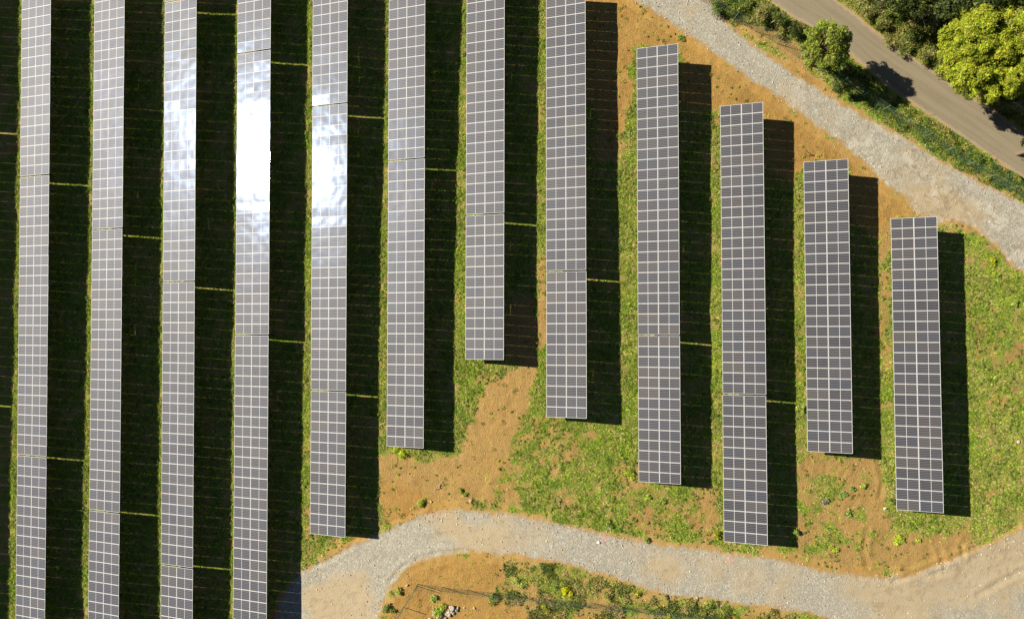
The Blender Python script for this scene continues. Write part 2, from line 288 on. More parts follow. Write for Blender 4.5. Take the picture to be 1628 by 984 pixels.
def gravel_mat():
    m, nt, b, out = newmat('crushed_stone'); n = N(nt); p = n.pos()
    g = n.new('ShaderNodeGroup'); g.node_tree = GG
    vor = n.new('ShaderNodeTexVoronoi'); vor.inputs['Scale'].default_value = 9; n.link(p, vor.inputs['Vector'])
    vor2 = n.new('ShaderNodeTexVoronoi'); vor2.inputs['Scale'].default_value = 17; n.link(p, vor2.inputs['Vector'])
    sep = n.new('ShaderNodeSeparateColor'); n.link(vor.outputs['Color'], sep.inputs[0])
    sep2 = n.new('ShaderNodeSeparateColor'); n.link(vor2.outputs['Color'], sep2.inputs[0])
    stone = n.ramp(sep.outputs[0], [(0, (.27, .248, .19)), (.45, (.335, .312, .245)), (.8, (.385, .36, .285)), (1, (.50, .47, .385))])
    stone = n.mix(n.math('MULTIPLY', sep2.outputs[0], .32), stone, (.235, .205, .155))
    big = n.noise(p, .35, 5, .6)
    tan = n.attr('tan').outputs['Fac']
    tanf = n.math('ADD', tan, n.math('MULTIPLY', n.math('SUBTRACT', big, .5), 1.6))
    fine = n.noise(p, 5, 5, .7)
    tanc = n.mix(fine, (.36, .275, .155), (.44, .35, .22))
    stone = n.mix(n.ramp(tanf, [(.25, 0), (.75, .9)]), stone, tanc)
    patch = n.noise(p, 1.3, 6, .65, .5)
    stone = n.mix(n.ramp(n.math('ADD', patch, n.math('MULTIPLY', tan, .12)), [(.60, 0), (.72, .5)]), stone, (.25, .185, .11))
    mo = n.attr('mott').outputs['Fac']
    stone = n.mix(n.math('MULTIPLY', mo, n.ramp(n.noise(p, .5, 7, .7, .8), [(.48, 0), (.66, .8)])), stone, (.50, .465, .375))
    stone = n.mix(n.math('MULTIPLY', mo, n.ramp(n.noise(p, .85, 8, .72, 1.2), [(.54, 0), (.62, .7)])), stone, (.24, .17, .095))
    stone = n.mix(n.attr('pink').outputs['Fac'], stone, (.75, .22, .20))
    e = n.math('ADD', n.attr('sd').outputs['Fac'], n.math('MULTIPLY', n.math('SUBTRACT', n.noise(p, 1.6, 6, .7), .5), 2.0))
    f = n.ramp(n.math('ADD', n.math('MULTIPLY', e, .5), .5), [(.40, 0), (.60, 1)])
    col = n.mix(f, stone, g.outputs[0])
    h = n.math('ADD', n.math('MULTIPLY', vor.outputs['Distance'], -1.2), n.math('MULTIPLY', fine, .5))
    bp = n.new('ShaderNodeBump'); bp.inputs['Strength'].default_value = .3; bp.inputs['Distance'].default_value = .05
    n.link(h, bp.inputs['Height']); n.link(col, b.inputs['Base Color']); n.link(bp.outputs[0], b.inputs['Normal'])
    b.inputs['Roughness'].default_value = .93; b.inputs['Specular IOR Level'].default_value = .15
    return m
def asphalt_mat():
    m, nt, b, out = newmat('worn_asphalt'); n = N(nt); p = n.pos()
    g = n.new('ShaderNodeGroup'); g.node_tree = GG
    sd = n.attr('sd').outputs['Fac']
    cv = n.new('ShaderNodeCombineXYZ'); n.link(n.math('MULTIPLY', sd, 1.0), cv.inputs[0]); n.link(n.attr('along').outputs['Fac'], cv.inputs[1])
    mp = n.new('ShaderNodeMapping'); mp.inputs['Scale'].default_value = (1.6, .045, 1); n.link(cv.outputs[0], mp.inputs[0])
    streak = n.noise(mp.outputs[0], 1.5, 4, .6)
    col = n.ramp(streak, [(.3, (.235, .19, .115)), (.5, (.28, .23, .145)), (.7, (.33, .275, .175))])
    col = n.mix(n.ramp(n.noise(p, .5, 5), [(.4, 0), (.7, .5)]), col, (.31, .255, .165))
    col = n.mix(n.ramp(n.noise(p, 30, 3, .7), [(.35, .5), (.65, 0)]), col, (.10, .085, .065))
    e = n.math('ADD', sd, n.math('MULTIPLY', n.math('SUBTRACT', n.noise(p, 2.2, 5, .65), .5), .7))
    col = n.mix(n.ramp(n.math('ADD', e, .5), [(.25, 0), (.5, .55)]), col, (.40, .31, .20))
    f = n.ramp(n.math('ADD', e, .5), [(.55, 0), (.68, 1)])
    col = n.mix(f, col, g.outputs[0])
    bp = n.new('ShaderNodeBump'); bp.inputs['Strength'].default_value = .25; bp.inputs['Distance'].default_value = .02
    n.link(n.noise(p, 25, 3, .7), bp.inputs['Height']); n.link(bp.outputs[0], b.inputs['Normal'])
    n.link(col, b.inputs['Base Color']); b.inputs['Roughness'].default_value = .9; b.inputs['Specular IOR Level'].default_value = .2
    return m
def leaf_mat(name, trans=.3, tint=(1.0, 1.1, .5)):
    m, nt, b, out = newmat(name); n = N(nt)
    c = n.attr('col').outputs['Color']; n.link(c, b.inputs['Base Color']); b.inputs['Roughness'].default_value = .55
    b.inputs['Specular IOR Level'].default_value = .3
    t = n.new('ShaderNodeBsdfTranslucent'); n.link(n.mix(1.0, c, tint, 'MULTIPLY'), t.inputs[0])
    mx = n.new('ShaderNodeMixShader'); mx.inputs[0].default_value = trans
    n.link(b.outputs[0], mx.inputs[1]); n.link(t.outputs[0], mx.inputs[2]); n.link(mx.outputs[0], out.inputs[0]); return m
def plain_mat(name, col, rough=.6, metal=0, var=.25, scale=6):
    m, nt, b, out = newmat(name); n = N(nt)
    tc = n.new('ShaderNodeTexCoord'); f = n.noise(tc.outputs['Object'], scale, 4, .6)
    dk = tuple(c*(1-var) for c in col); lt = tuple(min(1, c*(1+var)) for c in col)
    n.link(n.ramp(f, [(.35, dk), (.65, lt)]), b.inputs['Base Color'])
    b.inputs['Roughness'].default_value = rough; b.inputs['Metallic'].default_value = metal; return m
M_GROUND = ground_mat(); M_GRAVEL = gravel_mat(); M_ASPH = asphalt_mat()
M_LEAF = leaf_mat('foliage', .4); M_GRASS = leaf_mat('grass_blades', .35)
M_BARK = plain_mat('bark', (.20, .145, .095), .9); M_DRY = plain_mat('dead_wood', (.42, .34, .24), .9)
M_ALU = plain_mat('anodised_aluminium', (.52, .51, .505), .5, .0, .06, 3)
M_STEEL = plain_mat('galvanised_steel', (.42, .43, .43), .5, .6, .12, 4)
M_FENCE = plain_mat('green_coated_wire', (.13, .19, .11), .6, 0, .2, 3)
M_ROCK = plain_mat('pale_rock', (.44, .37, .28), .9, 0, .3, 3)
M_WROCK = plain_mat('white_rock', (.62, .58, .50), .9, 0, .1, 3)

def panel_mat():
    m, nt, b, out = newmat('glazed_solar_cells'); n = N(nt)
    uv = n.new('ShaderNodeUVMap'); uv.uv_map = 'UVMap'; sp = n.new('ShaderNodeSeparateXYZ'); n.link(uv.outputs[0], sp.inputs[0])
    u, v = sp.outputs[0], sp.outputs[1]          # metres: u along the 2 m side, v along the 1 m side
    oi = n.new('ShaderNodeObjectInfo'); rnd = oi.outputs['Random']; loc = oi.outputs['Location']
    # six rows of cells, pale gaps with bus ribbons beside them
    fv = n.math('FRACT', n.math('DIVIDE', v, .160)); gap = n.math('ABSOLUTE', n.math('SUBTRACT', fv, .5))
    line = n.ramp(gap, [(.33, 0), (.475, .55), (.5, 1)])
    fv2 = n.math('FRACT', n.math('DIVIDE', v, .053)); g2 = n.math('ABSOLUTE', n.math('SUBTRACT', fv2, .5))
    bus = n.ramp(g2, [(.40, 0), (.46, .35)])
    cu = n.math('ABSOLUTE', n.math('SUBTRACT', u, .974))       # half-cut gap in the middle of the sheet
    cgap = n.math('LESS_THAN', cu, .016)
    edge = n.math('MAXIMUM', n.math('GREATER_THAN', cu, .967), n.math('GREATER_THAN', n.math('ABSOLUTE', n.math('SUBTRACT', v, .474)), .469))
    c1 = n.ramp(rnd, [(0, (.012, .013, .019)), (.3, (.023, .021, .023)), (.6, (.019, .023, .033)), (.85, (.030, .027, .027)), (1, (.044, .037, .032))])
    c1 = n.mix(n.ramp(n.noise(n.pos(), .5, 3), [(.35, 0), (.65, .45)]), c1, (.038, .034, .033))
    col = n.mix(line, c1, (.23, .225, .23)); col = n.mix(bus, col, (.085, .083, .088))
    col = n.mix(n.math('MAXIMUM', cgap, edge), col, (.50, .495, .49))
    n.link(col, b.inputs['Base Color'])
    b.inputs['Roughness'].default_value = .60; b.inputs['Specular IOR Level'].default_value = .43
    b.inputs['Specular Tint'].default_value = (1.0, .98, .98, 1)
    # the glass sags slightly between its frame: soft low waves
    mp = n.new('ShaderNodeVectorMath', operation='ADD'); n.link(uv.outputs[0], mp.inputs[0]); n.link(loc, mp.inputs[1])
    w = n.noise(mp.outputs[0], 1.15, .5, .3)
    bp = n.new('ShaderNodeBump'); bp.inputs['Strength'].default_value = 1; bp.inputs['Distance'].default_value = .016
    n.link(w, bp.inputs['Height']); 
    gl = n.new('ShaderNodeBsdfGlossy'); gl.inputs['Color'].default_value = (.028, .038, .058, 1); gl.inputs['Roughness'].default_value = .084
    n.link(bp.outputs[0], gl.inputs['Normal']); ad = n.new('ShaderNodeAddShader'); n.link(b.outputs[0], ad.inputs[0]); n.link(gl.outputs[0], ad.inputs[1]); 
    g2 = n.new('ShaderNodeBsdfGlossy'); g2.inputs['Color'].default_value = (.0034, .0048, .0078, 1); g2.inputs['Roughness'].default_value = .20
    n.link(bp.outputs[0], g2.inputs['Normal']); a2 = n.new('ShaderNodeAddShader'); n.link(ad.outputs[0], a2.inputs[0]); n.link(g2.outputs[0], a2.inputs[1]); n.link(a2.outputs[0], out.inputs[0])
    return m
M_PANEL = panel_mat()

# ------------------------------------------------------------------ ground, tracks, road
idx = np.arange(NX*NY).reshape(NY, NX)
FQ = np.stack([idx[:-1, :-1], idx[:-1, 1:], idx[1:, 1:], idx[1:, :-1]], -1).reshape(-1, 4)
Vg = np.stack([GXX, GYY, ZG], -1).reshape(-1, 3)
me = mesh_np('ground', Vg, FQ, M_GROUND, {'veg': vegp.ravel(), 'warm': warm.ravel()}, True)
tag(link('ground', me), kind='structure')
tanv = np.zeros(GXX.shape)
for X, Y, R_, k in [(700,830,3,.9),(780,850,5,.8),(560,955,5,1),(505,960,3,.8),(1055,905,3,1),(1150,905,5,.6),(1480,930,9,.7),(1600,880,6,1.1),(1400,945,6,.5),(1470,325,5,1),(1520,365,4,1),(1300,200,4,.35),(1400,260,6,.3),(1080,30,8,.35),(1250,160,2.5,.9),(1240,925,4,.6),(1330,900,4,.5),(860,850,3,.3)]:
    cx, cy = px(X, Y); tanv += .8*k*np.exp(-((GXX-cx)**2+(GYY-cy)**2)/(R_*R_*.6))
mott = np.full(GXX.shape, .18); mx_, my_ = px(1450, 280)
mott = mott+.9*np.exp(-((GXX-mx_)**2+(GYY-my_)**2)/200); mx_, my_ = px(1560, 350); mott = np.minimum(1, mott+.8*np.exp(-((GXX-mx_)**2+(GYY-my_)**2)/120))
pink = np.zeros(GXX.shape)
for X, Y in ((960,857),(1159,889)):
    cx, cy = px(X, Y); pink += 1.2*np.exp(-((GXX-cx)**2+(GYY-cy)**2)/.06)*vn(GXX, GYY, .2, 3)
def strip(name, sd, margin, mat, lift, extra):
    c = sd.ravel(); keep = (c[FQ].min(1) < margin)
    F = FQ[keep]; used, inv = np.unique(F, return_inverse=True); V = Vg[used].copy(); V[:, 2] += lift
    at = {k: v.ravel()[used] for k, v in extra.items()}; at['sd'] = c[used]; at['veg'] = vegp.ravel()[used]; at['warm'] = warm.ravel()[used]
    return link(name, mesh_np(name, V, inv.reshape(-1, 4), mat, at, True))
tag(strip('gravel_track', sdA, .95, M_GRAVEL, .005, dict(tan=tanv, pink=pink, mott=mott)), kind='structure')
tag(strip('gravel_track', sdB, .95, M_GRAVEL, .005, dict(tan=tanv, pink=pink, mott=mott)), kind='structure')
rd = np.array(wp([(1180,-30),(1603,238)])); rdv = (rd[1]-rd[0])/np.linalg.norm(rd[1]-rd[0])
tag(strip('road', sdR, .45, M_ASPH, .010, dict(along=GXX*rdv[0]+GYY*rdv[1])), kind='structure')

# ------------------------------------------------------------------ solar tables
def panel_mesh():
    b = MB(); Lm, Wm, t = 2.0, 1.003, .035
    fw = .026
    b.quadbox(0, fw, 0, Wm, -t, 0, 1); b.quadbox(Lm-fw, Lm, 0, Wm, -t, 0, 1)
    b.quadbox(fw, Lm-fw, 0, fw, -t, 0, 1); b.quadbox(fw, Lm-fw, Wm-fw, Wm, -t, 0, 1)
    n0 = len(b.f)
    b.quad([(fw, fw, -.004), (Lm-fw, fw, -.004), (Lm-fw, Wm-fw, -.004), (fw, Wm-fw, -.004)], 0)
    b.quad([(fw, fw, -.012), (fw, Wm-fw, -.012), (Lm-fw, Wm-fw, -.012), (Lm-fw, fw, -.012)], 2)
    me = b.mesh('solar_panel', [M_PANEL, M_ALU, M_ALU]); uvl = me.uv_layers.new(name='UVMap')
    for p in me.polygons:
        for li in p.loop_indices:
            co = me.vertices[me.loops[li].vertex_index].co; uvl.data[li].uv = (co.x-fw, co.y-fw)
    return me
PM = panel_mesh()
def bar_mesh(name, x0, x1, y0, y1, z0, z1):
    b = MB(); b.quadbox(x0, x1, y0, y1, z0, z1); return b.mesh(name, [M_STEEL])
PURL = {n: bar_mesh('purlin', -.03, .03, -(n*1.02-.02)/2+.03, (n*1.02-.02)/2-.03, -.105, -.037) for n in (28, 14)}
RAFT = bar_mesh('rafter', .12, 3.90, -.035, .035, -.20, -.107)
POST = bar_mesh('post', -.05, .05, -.04, .04, -1, 0)
ORD = ['', 'first', 'second', 'third', 'fourth', 'fifth', 'sixth', 'seventh', 'eighth', 'ninth', 'tenth', 'eleventh', 'twelfth']
def lab(k):
    r = int(k[:-1]); s = k[-1]; rows = sorted(q[-1] for q in D['tables'] if int(q[:-1]) == r)
    if r == 0: return {'a': 'upper', 'b': 'middle', 'c': 'lower'}[s]+' grey solar table of the row past the left picture edge'
    sp = {'4b': 'long solar table in the fourth row from the left, whited out by sun glare',
          '5b': 'long solar table in the fifth row from the left, streaked with sun glare',
          '3b': 'long solar table in the third row from the left, faint bluish glare on it',
          '11a': 'dark long solar table alone in the eleventh row, second from the right',
          '12a': 'dark long solar table standing alone at the right end, beside open grass'}
    if k in sp: return sp[k]
    nm = D['tables'][k][0]
    ln = 'short' if nm == 14 else 'long'
    if r in (1, 2): w = {'a': 'topmost', 'b': 'middle', 'c': 'bottom'}[s]
    elif r == 3: w = {'a': 'topmost', 'c': 'lower', 'd': 'bottommost'}[s]
    elif r == 4: w = {'a': 'topmost', 'c': 'lower', 'd': 'bottommost'}[s]
    elif r == 5: w = {'a': 'upper', 'c': 'lower'}[s]
    else: w = {'a': 'upper', 'b': 'lower'}[s]
    tail = {5: ' beside the gravel bend', 7: ' above a patch of weeds', 8: ' above rough grass', 9: ' above rough grass', 10: ' beside the gravel track'}.get(r, '') if nm == 14 else ''
    return f'{w} {ln} solar table in the {ORD[r]} row from the left{tail}'
panel_proto = None
rj = random.Random(3)
STRUT = bar_mesh('brace', 0, 1, -.025, .025, -.025, .025)
for k, (n, c, a, u) in D['tables'].items():
    c = Vector(c); X = Vector(u).normalized(); Y = (-Vector(a)); Y = (Y-X*Y.dot(X)).normalized(); Zn = X.cross(Y)
    ctr = c+X*2.01; root = empty('solar_table', (ctr.x, ctr.y, gz(ctr.x, ctr.y)))
    tag(root, lab(k), 'solar table', 'rows of tilted solar tables')
    Rm = Matrix((X, Y, Zn)).transposed().to_4x4(); inv = Matrix.Translation(-root.location)
    base = inv @ Matrix.Translation(c) @ Rm
    Lt = n*1.02-.02
    jit = .009
    for i in range(n):
        for j in range(2):
            if panel_proto is None: o = panel_proto = link('solar_panel', PM)
            else: o = panel_proto.copy(); COL.objects.link(o); o.name = 'solar_panel'
            o.parent = root
            T = Matrix.Translation((j*2.02, -Lt/2+i*1.02, 0))
            Jt = Matrix.Translation((1, .5, 0)) @ Matrix.Rotation(rj.gauss(0, jit*.6), 4, 'Y') @ Matrix.Rotation(rj.gauss(0, jit), 4, 'X') @ Matrix.Translation((-1, -.5, 0))
            o.matrix_basis = base @ T @ Jt
    for xx in (.45, 1.55, 2.47, 3.57):
        o = link('purlin', PURL[n], root); o.matrix_basis = base @ Matrix.Translation((xx, 0, 0))
    nb = 9 if n == 28 else 5
    for q in range(nb):
        yy = -Lt/2+1.1+q*(Lt-2.2)/(nb-1)
        o = link('rafter', RAFT, root); o.matrix_basis = base @ Matrix.Translation((0, yy, 0))
        for xx in (.75, 3.2):
            P = c+X*xx+Y*yy-Zn*.15; g = gz(P.x, P.y); hgt = P.z-g+.25
            o = link('post', POST, root); o.matrix_basis = inv @ Matrix.Translation(P) @ Matrix.Diagonal((1, 1, hgt, 1))
DBG = 0

# ------------------------------------------------------------------ foliage builders
def leaves(P, Nrm, size, col, asp=1.6, tri=False):
    """P (n,3) centres, Nrm (n,3) facing, size (n,), col (n,3) -> V,F,C"""
    n = len(P); Nn = Nrm/np.linalg.norm(Nrm, axis=1, keepdims=True)
    r = RNG.normal(size=(n, 3)); T = np.cross(Nn, r); T /= np.linalg.norm(T, axis=1, keepdims=True)+1e-9; B = np.cross(Nn, T)
    s = size[:, None]
    V = np.stack([P-T*s*.5*asp, P+B*s*.35, P+T*s*.5*asp, P-B*s*.35], 1).reshape(-1, 3)
    F = np.arange(4*n).reshape(-1, 4); C = np.repeat(col, 4, 0); return V, F, C
def pal(n, cols, var=.25):
    cols = np.array(cols); c = cols[RNG.integers(0, len(cols), n)]
    return np.clip(c*(1+RNG.normal(0, var, (n, 1)))*(1+RNG.normal(0, .08, (n, 3))), .004, .9)
def lobed_crown(lobes, per, lsize, cols, shell=.55):
    """lobes: (cx,cy,cz,r) ; leaves spread through uneven clumps"""
    Vs, Fs, Cs = [], [], []; off = 0
    for (cx, cy, cz, r) in lobes:
        n = int(per*max(r*r, r*.35)); d = RNG.normal(size=(n, 3)); d /= np.linalg.norm(d, axis=1, keepdims=True)
        # sub-clumps give a broken outline
        k = 14; cd = RNG.normal(size=(k, 3)); cd /= np.linalg.norm(cd, axis=1, keepdims=True)
        dots = d@cd.T; near = dots.max(1); lump = .60+.52*ss(.78, .97, near)
        rad = r*lump*(shell+(1-shell)*RNG.random(n)**.5)
        P = np.array([cx, cy, cz])+d*rad[:, None]*np.array([1, 1, .8])
        P = P+RNG.normal(0, .11*r, (n, 3))*(RNG.random((n, 1)) < .6)
        keep = (d[:, 2] > -.45) & ((near > .87) | (RNG.random(n) < .10)); P = P[keep]; d = d[keep]; n = len(P)
        Nn = d*.6+RNG.normal(0, .55, (n, 3))+np.array([0, 0, .45])
        tone = RNG.normal(0, .12)
        C = pal(n, cols)*(1+tone)
        V, F, C = leaves(P, Nn, lsize*RNG.uniform(.6, 1.4, n), np.clip(C, .004, .9))
        Vs.append(V); Fs.append(F+off); Cs.append(C); off += len(V)
    return np.concatenate(Vs), np.concatenate(Fs), np.concatenate(Cs)
def tree(X, Y, r, hc, label, cols, per=900, lsize=.17, nl=16, flat=.75, grp=None, name='tree', cat='tree', seed=0, tall=0):
    """X,Y: photo pixel where the crown's centre is seen, hc: its height above ground"""
    cx, cy = px(X, Y, hc); g = gz(cx, cy); rs = random.Random(seed); zc = hc
    bx, by = cx-rs.uniform(-.2, .4)*r*.3, cy-rs.uniform(-.3, .3)*r*.3; g0 = gz(bx, by)
    root = empty(name, (bx, by, g0)); tag(root, label, cat, grp)
    ox, oy = cx-bx, cy-by
    lobes = []
    for i in range(nl):
        t = i*2.399963; q = math.sqrt((i+.5)/nl); R_ = r*.82*q
        zz = zc+(r*flat)*(.55*(1-q*q)-.12)+rs.uniform(-.22, .22)*r*.5
        zz += rs.uniform(-1, 1)*tall*(1-.9*q*q)
        lobes.append((ox+R_*math.cos(t)+rs.uniform(-.12, .12)*r, oy+R_*math.sin(t)+rs.uniform(-.12, .12)*r, zz, r*rs.uniform(.7, 1.35)*1.15/math.sqrt(nl)))
    for i in range(int(nl*2.2)):
        t = rs.uniform(0, 6.28); q = rs.uniform(.25, 1.0)**.5; R_ = r*q*rs.uniform(.86, 1.0)
        lobes.append((ox+R_*math.cos(t), oy+R_*math.sin(t), zc+r*flat*(.62*(1-q*q)-.15)+rs.uniform(-.2, .25)*r, r*rs.uniform(.07, .15)))
    b = MB(); top = zc-.1*r; tr = max(.05, r*.055)
    b.tube([(0, 0, -.3), (.02*r, .01*r, top*.35), (ox*.6, oy*.6, top*.7), (ox, oy, top)], [tr*1.25, tr, tr*.8, tr*.4], 8)
    for lx, ly, lz, lr in lobes[:nl+10]:
        s = rs.uniform(.35, .75); p0 = Vector((ox*s, oy*s, top*s)); p1 = Vector((lx, ly, lz)); md = p0.lerp(p1, .55)+Vector((rs.uniform(-.1, .1)*r, rs.uniform(-.1, .1)*r, -.08*r))
        b.tube([p0, md, p1], [tr*.5, tr*.32, tr*.1], 5)
        for _ in range(3):
            e = p1+Vector((rs.gauss(0, 1), rs.gauss(0, 1), rs.uniform(-.1, 1))).normalized()*lr*.85
            b.tube([md.lerp(p1, .5), e], [tr*.18, tr*.05], 4)
    link('trunk', b.mesh('trunk', [M_BARK]), root)
    V, F, C = lobed_crown(lobes, per, lsize, cols)
    link('crown', mesh_np('crown', V, F, M_LEAF, {'col': C}), root)
    return root
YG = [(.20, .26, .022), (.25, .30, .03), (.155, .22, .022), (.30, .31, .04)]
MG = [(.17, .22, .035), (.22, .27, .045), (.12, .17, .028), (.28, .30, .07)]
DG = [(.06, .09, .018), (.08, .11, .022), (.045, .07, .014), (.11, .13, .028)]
OL = [(.25, .25, .055), (.34, .31, .08), (.18, .19, .045), (.44, .37, .16)]
BG = [(.10, .16, .05), (.14, .20, .05), (.18, .22, .05), (.21, .25, .05)]
YE = [(.72, .58, .01), (.62, .55, .02), (.30, .32, .02), (.78, .66, .02)]
tree(1313, 75, 2.35, 4.9, 'small round green tree on the verge casting its shadow on the road', [(c[0]*1.35, c[1]*1.3, c[2]) for c in MG], 2700, .12, 36, seed=4, tall=2.2)
tree(1578, 84, 4.7, 6.2, 'large bright yellow-green tree at the right, beside the road', [(c[0]*1.6, c[1]*1.45, c[2]) for c in YG], 4000, .135, 75, .6, seed=2)
TG = 'trees in the top right corner'
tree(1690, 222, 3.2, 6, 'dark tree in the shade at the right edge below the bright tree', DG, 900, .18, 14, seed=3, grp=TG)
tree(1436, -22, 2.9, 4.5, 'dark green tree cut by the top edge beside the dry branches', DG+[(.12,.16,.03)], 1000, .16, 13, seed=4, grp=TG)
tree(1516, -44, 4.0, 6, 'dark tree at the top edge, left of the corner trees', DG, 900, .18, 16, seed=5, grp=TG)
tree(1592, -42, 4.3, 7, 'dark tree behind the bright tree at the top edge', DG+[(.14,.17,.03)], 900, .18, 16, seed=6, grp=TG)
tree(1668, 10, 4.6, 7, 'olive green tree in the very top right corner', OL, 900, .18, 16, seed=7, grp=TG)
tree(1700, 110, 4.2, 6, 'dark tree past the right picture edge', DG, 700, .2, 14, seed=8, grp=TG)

BR = 1.0
def shrub(X, Y, r, h, label, cols, per=2200, lsize=.09, name='shrub', cat='shrub', grp=None, seed=0):
    x, y = px(X, Y, h*.5); g = gz(x, y); rs = random.Random(seed+int(X)); root = empty(name, (x, y, g)); tag(root, label, cat, grp)
    lob = []; nl = max(4, int(6*r))
    for i in range(nl):
        t = rs.uniform(0, 6.28); q = rs.uniform(.15, .62)*r
        lob.append((q*math.cos(t), q*math.sin(t), h*rs.uniform(.35, .72), r*rs.uniform(.3, .5)))
    b = MB()
    for lx, ly, lz, lr in lob: b.tube([(0, 0, -.05), (lx*.6, ly*.6, lz*.5), (lx, ly, lz+lr*.4)], [.03, .02, .008], 4)
    link('stem', b.mesh('stem', [M_BARK]), root)
    V, F, C = lobed_crown(lob, per, lsize, np.clip(np.array(cols)*BR, 0, .8), .3); V[:, 2] = np.maximum(V[:, 2], .02)
    link('leaves', mesh_np('leaves', V, F, M_LEAF, {'col': C}), root); return root
SH = [
 (1139,12,1.0,1.1,BG,'leafy green bush on the verge at the top, nearest the gravel track'),
 (1163,18,.9,.9,YG,'small yellow-green bush on the verge at the track corner'),
 (1186,8,1.1,1.3,MG,'mid-green bush at the top edge of the verge'),
 (1212,20,1.25,1.7,OL,'olive bush on the verge just left of the road'),
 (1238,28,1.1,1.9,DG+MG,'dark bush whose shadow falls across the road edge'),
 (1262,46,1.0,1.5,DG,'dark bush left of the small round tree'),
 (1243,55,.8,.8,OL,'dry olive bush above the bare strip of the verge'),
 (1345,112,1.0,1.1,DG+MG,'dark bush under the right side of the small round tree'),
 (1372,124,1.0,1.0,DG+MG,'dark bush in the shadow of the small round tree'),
 (1330,138,.8,.7,BG,'blue-green bush below the small round tree'),
 (1380,20,1.0,1.2,OL,'olive bush beyond the road near the top edge'),
 (1402,40,1.0,1.4,OL+MG,'olive bush beyond the road, second from the top edge'),
 (1418,66,.9,1.2,OL,'pale olive bush in the middle of the far road verge'),
 (1436,78,1.0,1.3,MG,'mid-green bush beyond the road beside the dry branches'),
 (1455,60,1.1,1.6,MG+DG,'dark leafy bush under the dry branches'),
 (1470,92,1.0,1.3,OL+YG,'olive bush at the left foot of the large bright tree'),
 (1497,112,.9,1.2,MG,'green bush at the lower left foot of the large bright tree'),
 (1420,18,1.0,1.7,MG,'fresh green bush below the dark tree at the top edge'),
 (1535,142,.9,1.0,YG,'yellow-green bush beside the road below the large bright tree'),
 (1562,158,.8,.9,OL,'olive bush beside the road, right of the yellow-green one'),
]
for i, (X, Y, r, h, c, lb) in enumerate(SH): shrub(X, Y, r, h, lb, c, seed=i, grp='bushes along the road')
WE = [
 (905,937,.75,.8,YE,'bright yellow flowering bush below the gravel track','flowering_bush','bush'),
 (868,965,.55,.5,YE+MG,'small yellow flowering plant left below the bright yellow bush','flowering_bush','bush'),
 (1011,945,.45,.5,YE+OL,'yellow-green flowering plant right of the bright yellow bush','flowering_bush','bush'),
 (1061,979,.4,.4,YE,'little yellow flowering plant at the bottom edge','flowering_bush','bush'),
 (1141,851,.5,.6,YE+YG,'yellow plant at the lower left corner of the tenth row','flowering_bush','bush'),
 (638,719,.85,.5,YG+YE,'yellow-green plant at the lower end of the sixth row','flowering_bush','bush'),
 (1577,416,.5,.4,YE+YG,'yellow plant in the grass near the track at right','flowering_bush','bush'),
 (1265,843,.5,.9,BG,'leafy weed at the shadow edge beside the tenth row','weed','weed'),
 (1313,797,.55,.45,[(.25,.25,.2),(.12,.15,.09),(.08,.1,.05)],'grey spiky weed on bare earth below the eleventh row','weed','weed'),
 (1340,788,.6,.3,BG,'light green weed right of the grey spiky weed','weed','weed'),
 (1356,776,.4,.4,BG,'small round dark green weed below the eleventh row','weed','weed'),
 (1373,774,.4,.4,MG,'small round mid-green weed left of the twelfth row','weed','weed'),
 (1350,817,.45,.3,BG,'blue-green weed on bare earth, below the round weeds','weed','weed'),
 (1325,872,.5,.3,YG,'weed beside the gravel track below the eleventh row','weed','weed'),
 (1431,860,.7,.3,YG,'wide yellow-green weed below the twelfth row','weed','weed'),
 (1460,857,.35,.3,YG,'small weed right of the wide one below the twelfth row','weed','weed'),
 (670,799,.5,.5,YG+MG,'lone weed at the top of the gravel bend','weed','weed'),
 (736,782,.55,.4,MG,'weed on bare earth above the gravel bend','weed','weed'),
 (1085,62,.5,.35,BG,'green weed on orange earth at the top of the ninth row','weed','weed'),
 (1030,791,.35,.35,YG,'round bright weed just below the ninth row','weed','weed'),
 (1052,795,.4,.4,MG,'taller weed just right of the round bright one below the ninth row','weed','weed'),
 (970,832,.5,.6,MG+DG,'dark green weed on the upper edge of the gravel track','weed','weed'),
 (1030,857,.35,.5,DG+BG,'small dark weed against the gravel track','weed','weed'),
 (1002,756,.7,.5,YG,'yellow-green weed at the left of the ninth row end','weed','weed'),
 (1272,650,.5,.6,MG,'green weed between the tenth and eleventh rows','weed','weed'),
 (1614,482,.4,.7,MG,'weed with a dark shadow near the right edge','weed','weed'),
 (1420,797,.35,.4,DG,'dark weed at the lower left of the twelfth row','weed','weed'),
 (690,952,.6,.4,BG,'green weed inside the fence corner','weed','weed'),
 (700,972,.8,.5,YG+BG,'bright green weed beside the rock heap','weed','weed'),
 (632,940,.5,.6,OL+BG,'leafy weed left of the fence corner','weed','weed'),
 (617,968,.7,.8,BG+DG,'dark green weed against the left fence run','weed','weed'),
 (785,950,.7,.6,MG+DG,'dark weed growing through the lower fence','weed','weed'),
 (825,925,.8,.5,MG+OL,'olive green weed between fence and track','weed','weed'),
]
for i, (X, Y, r, h, c, lb, nm, ct) in enumerate(WE):
    BR = 1.15 if c[0][0] > .5 else 2.1
    shrub(X, Y, r*1.15, h*.5, lb, c, 2400, .09, nm, ct, seed=100+i, grp=('yellow flowering plants' if ct == 'bush' else 'weeds on bare earth'))

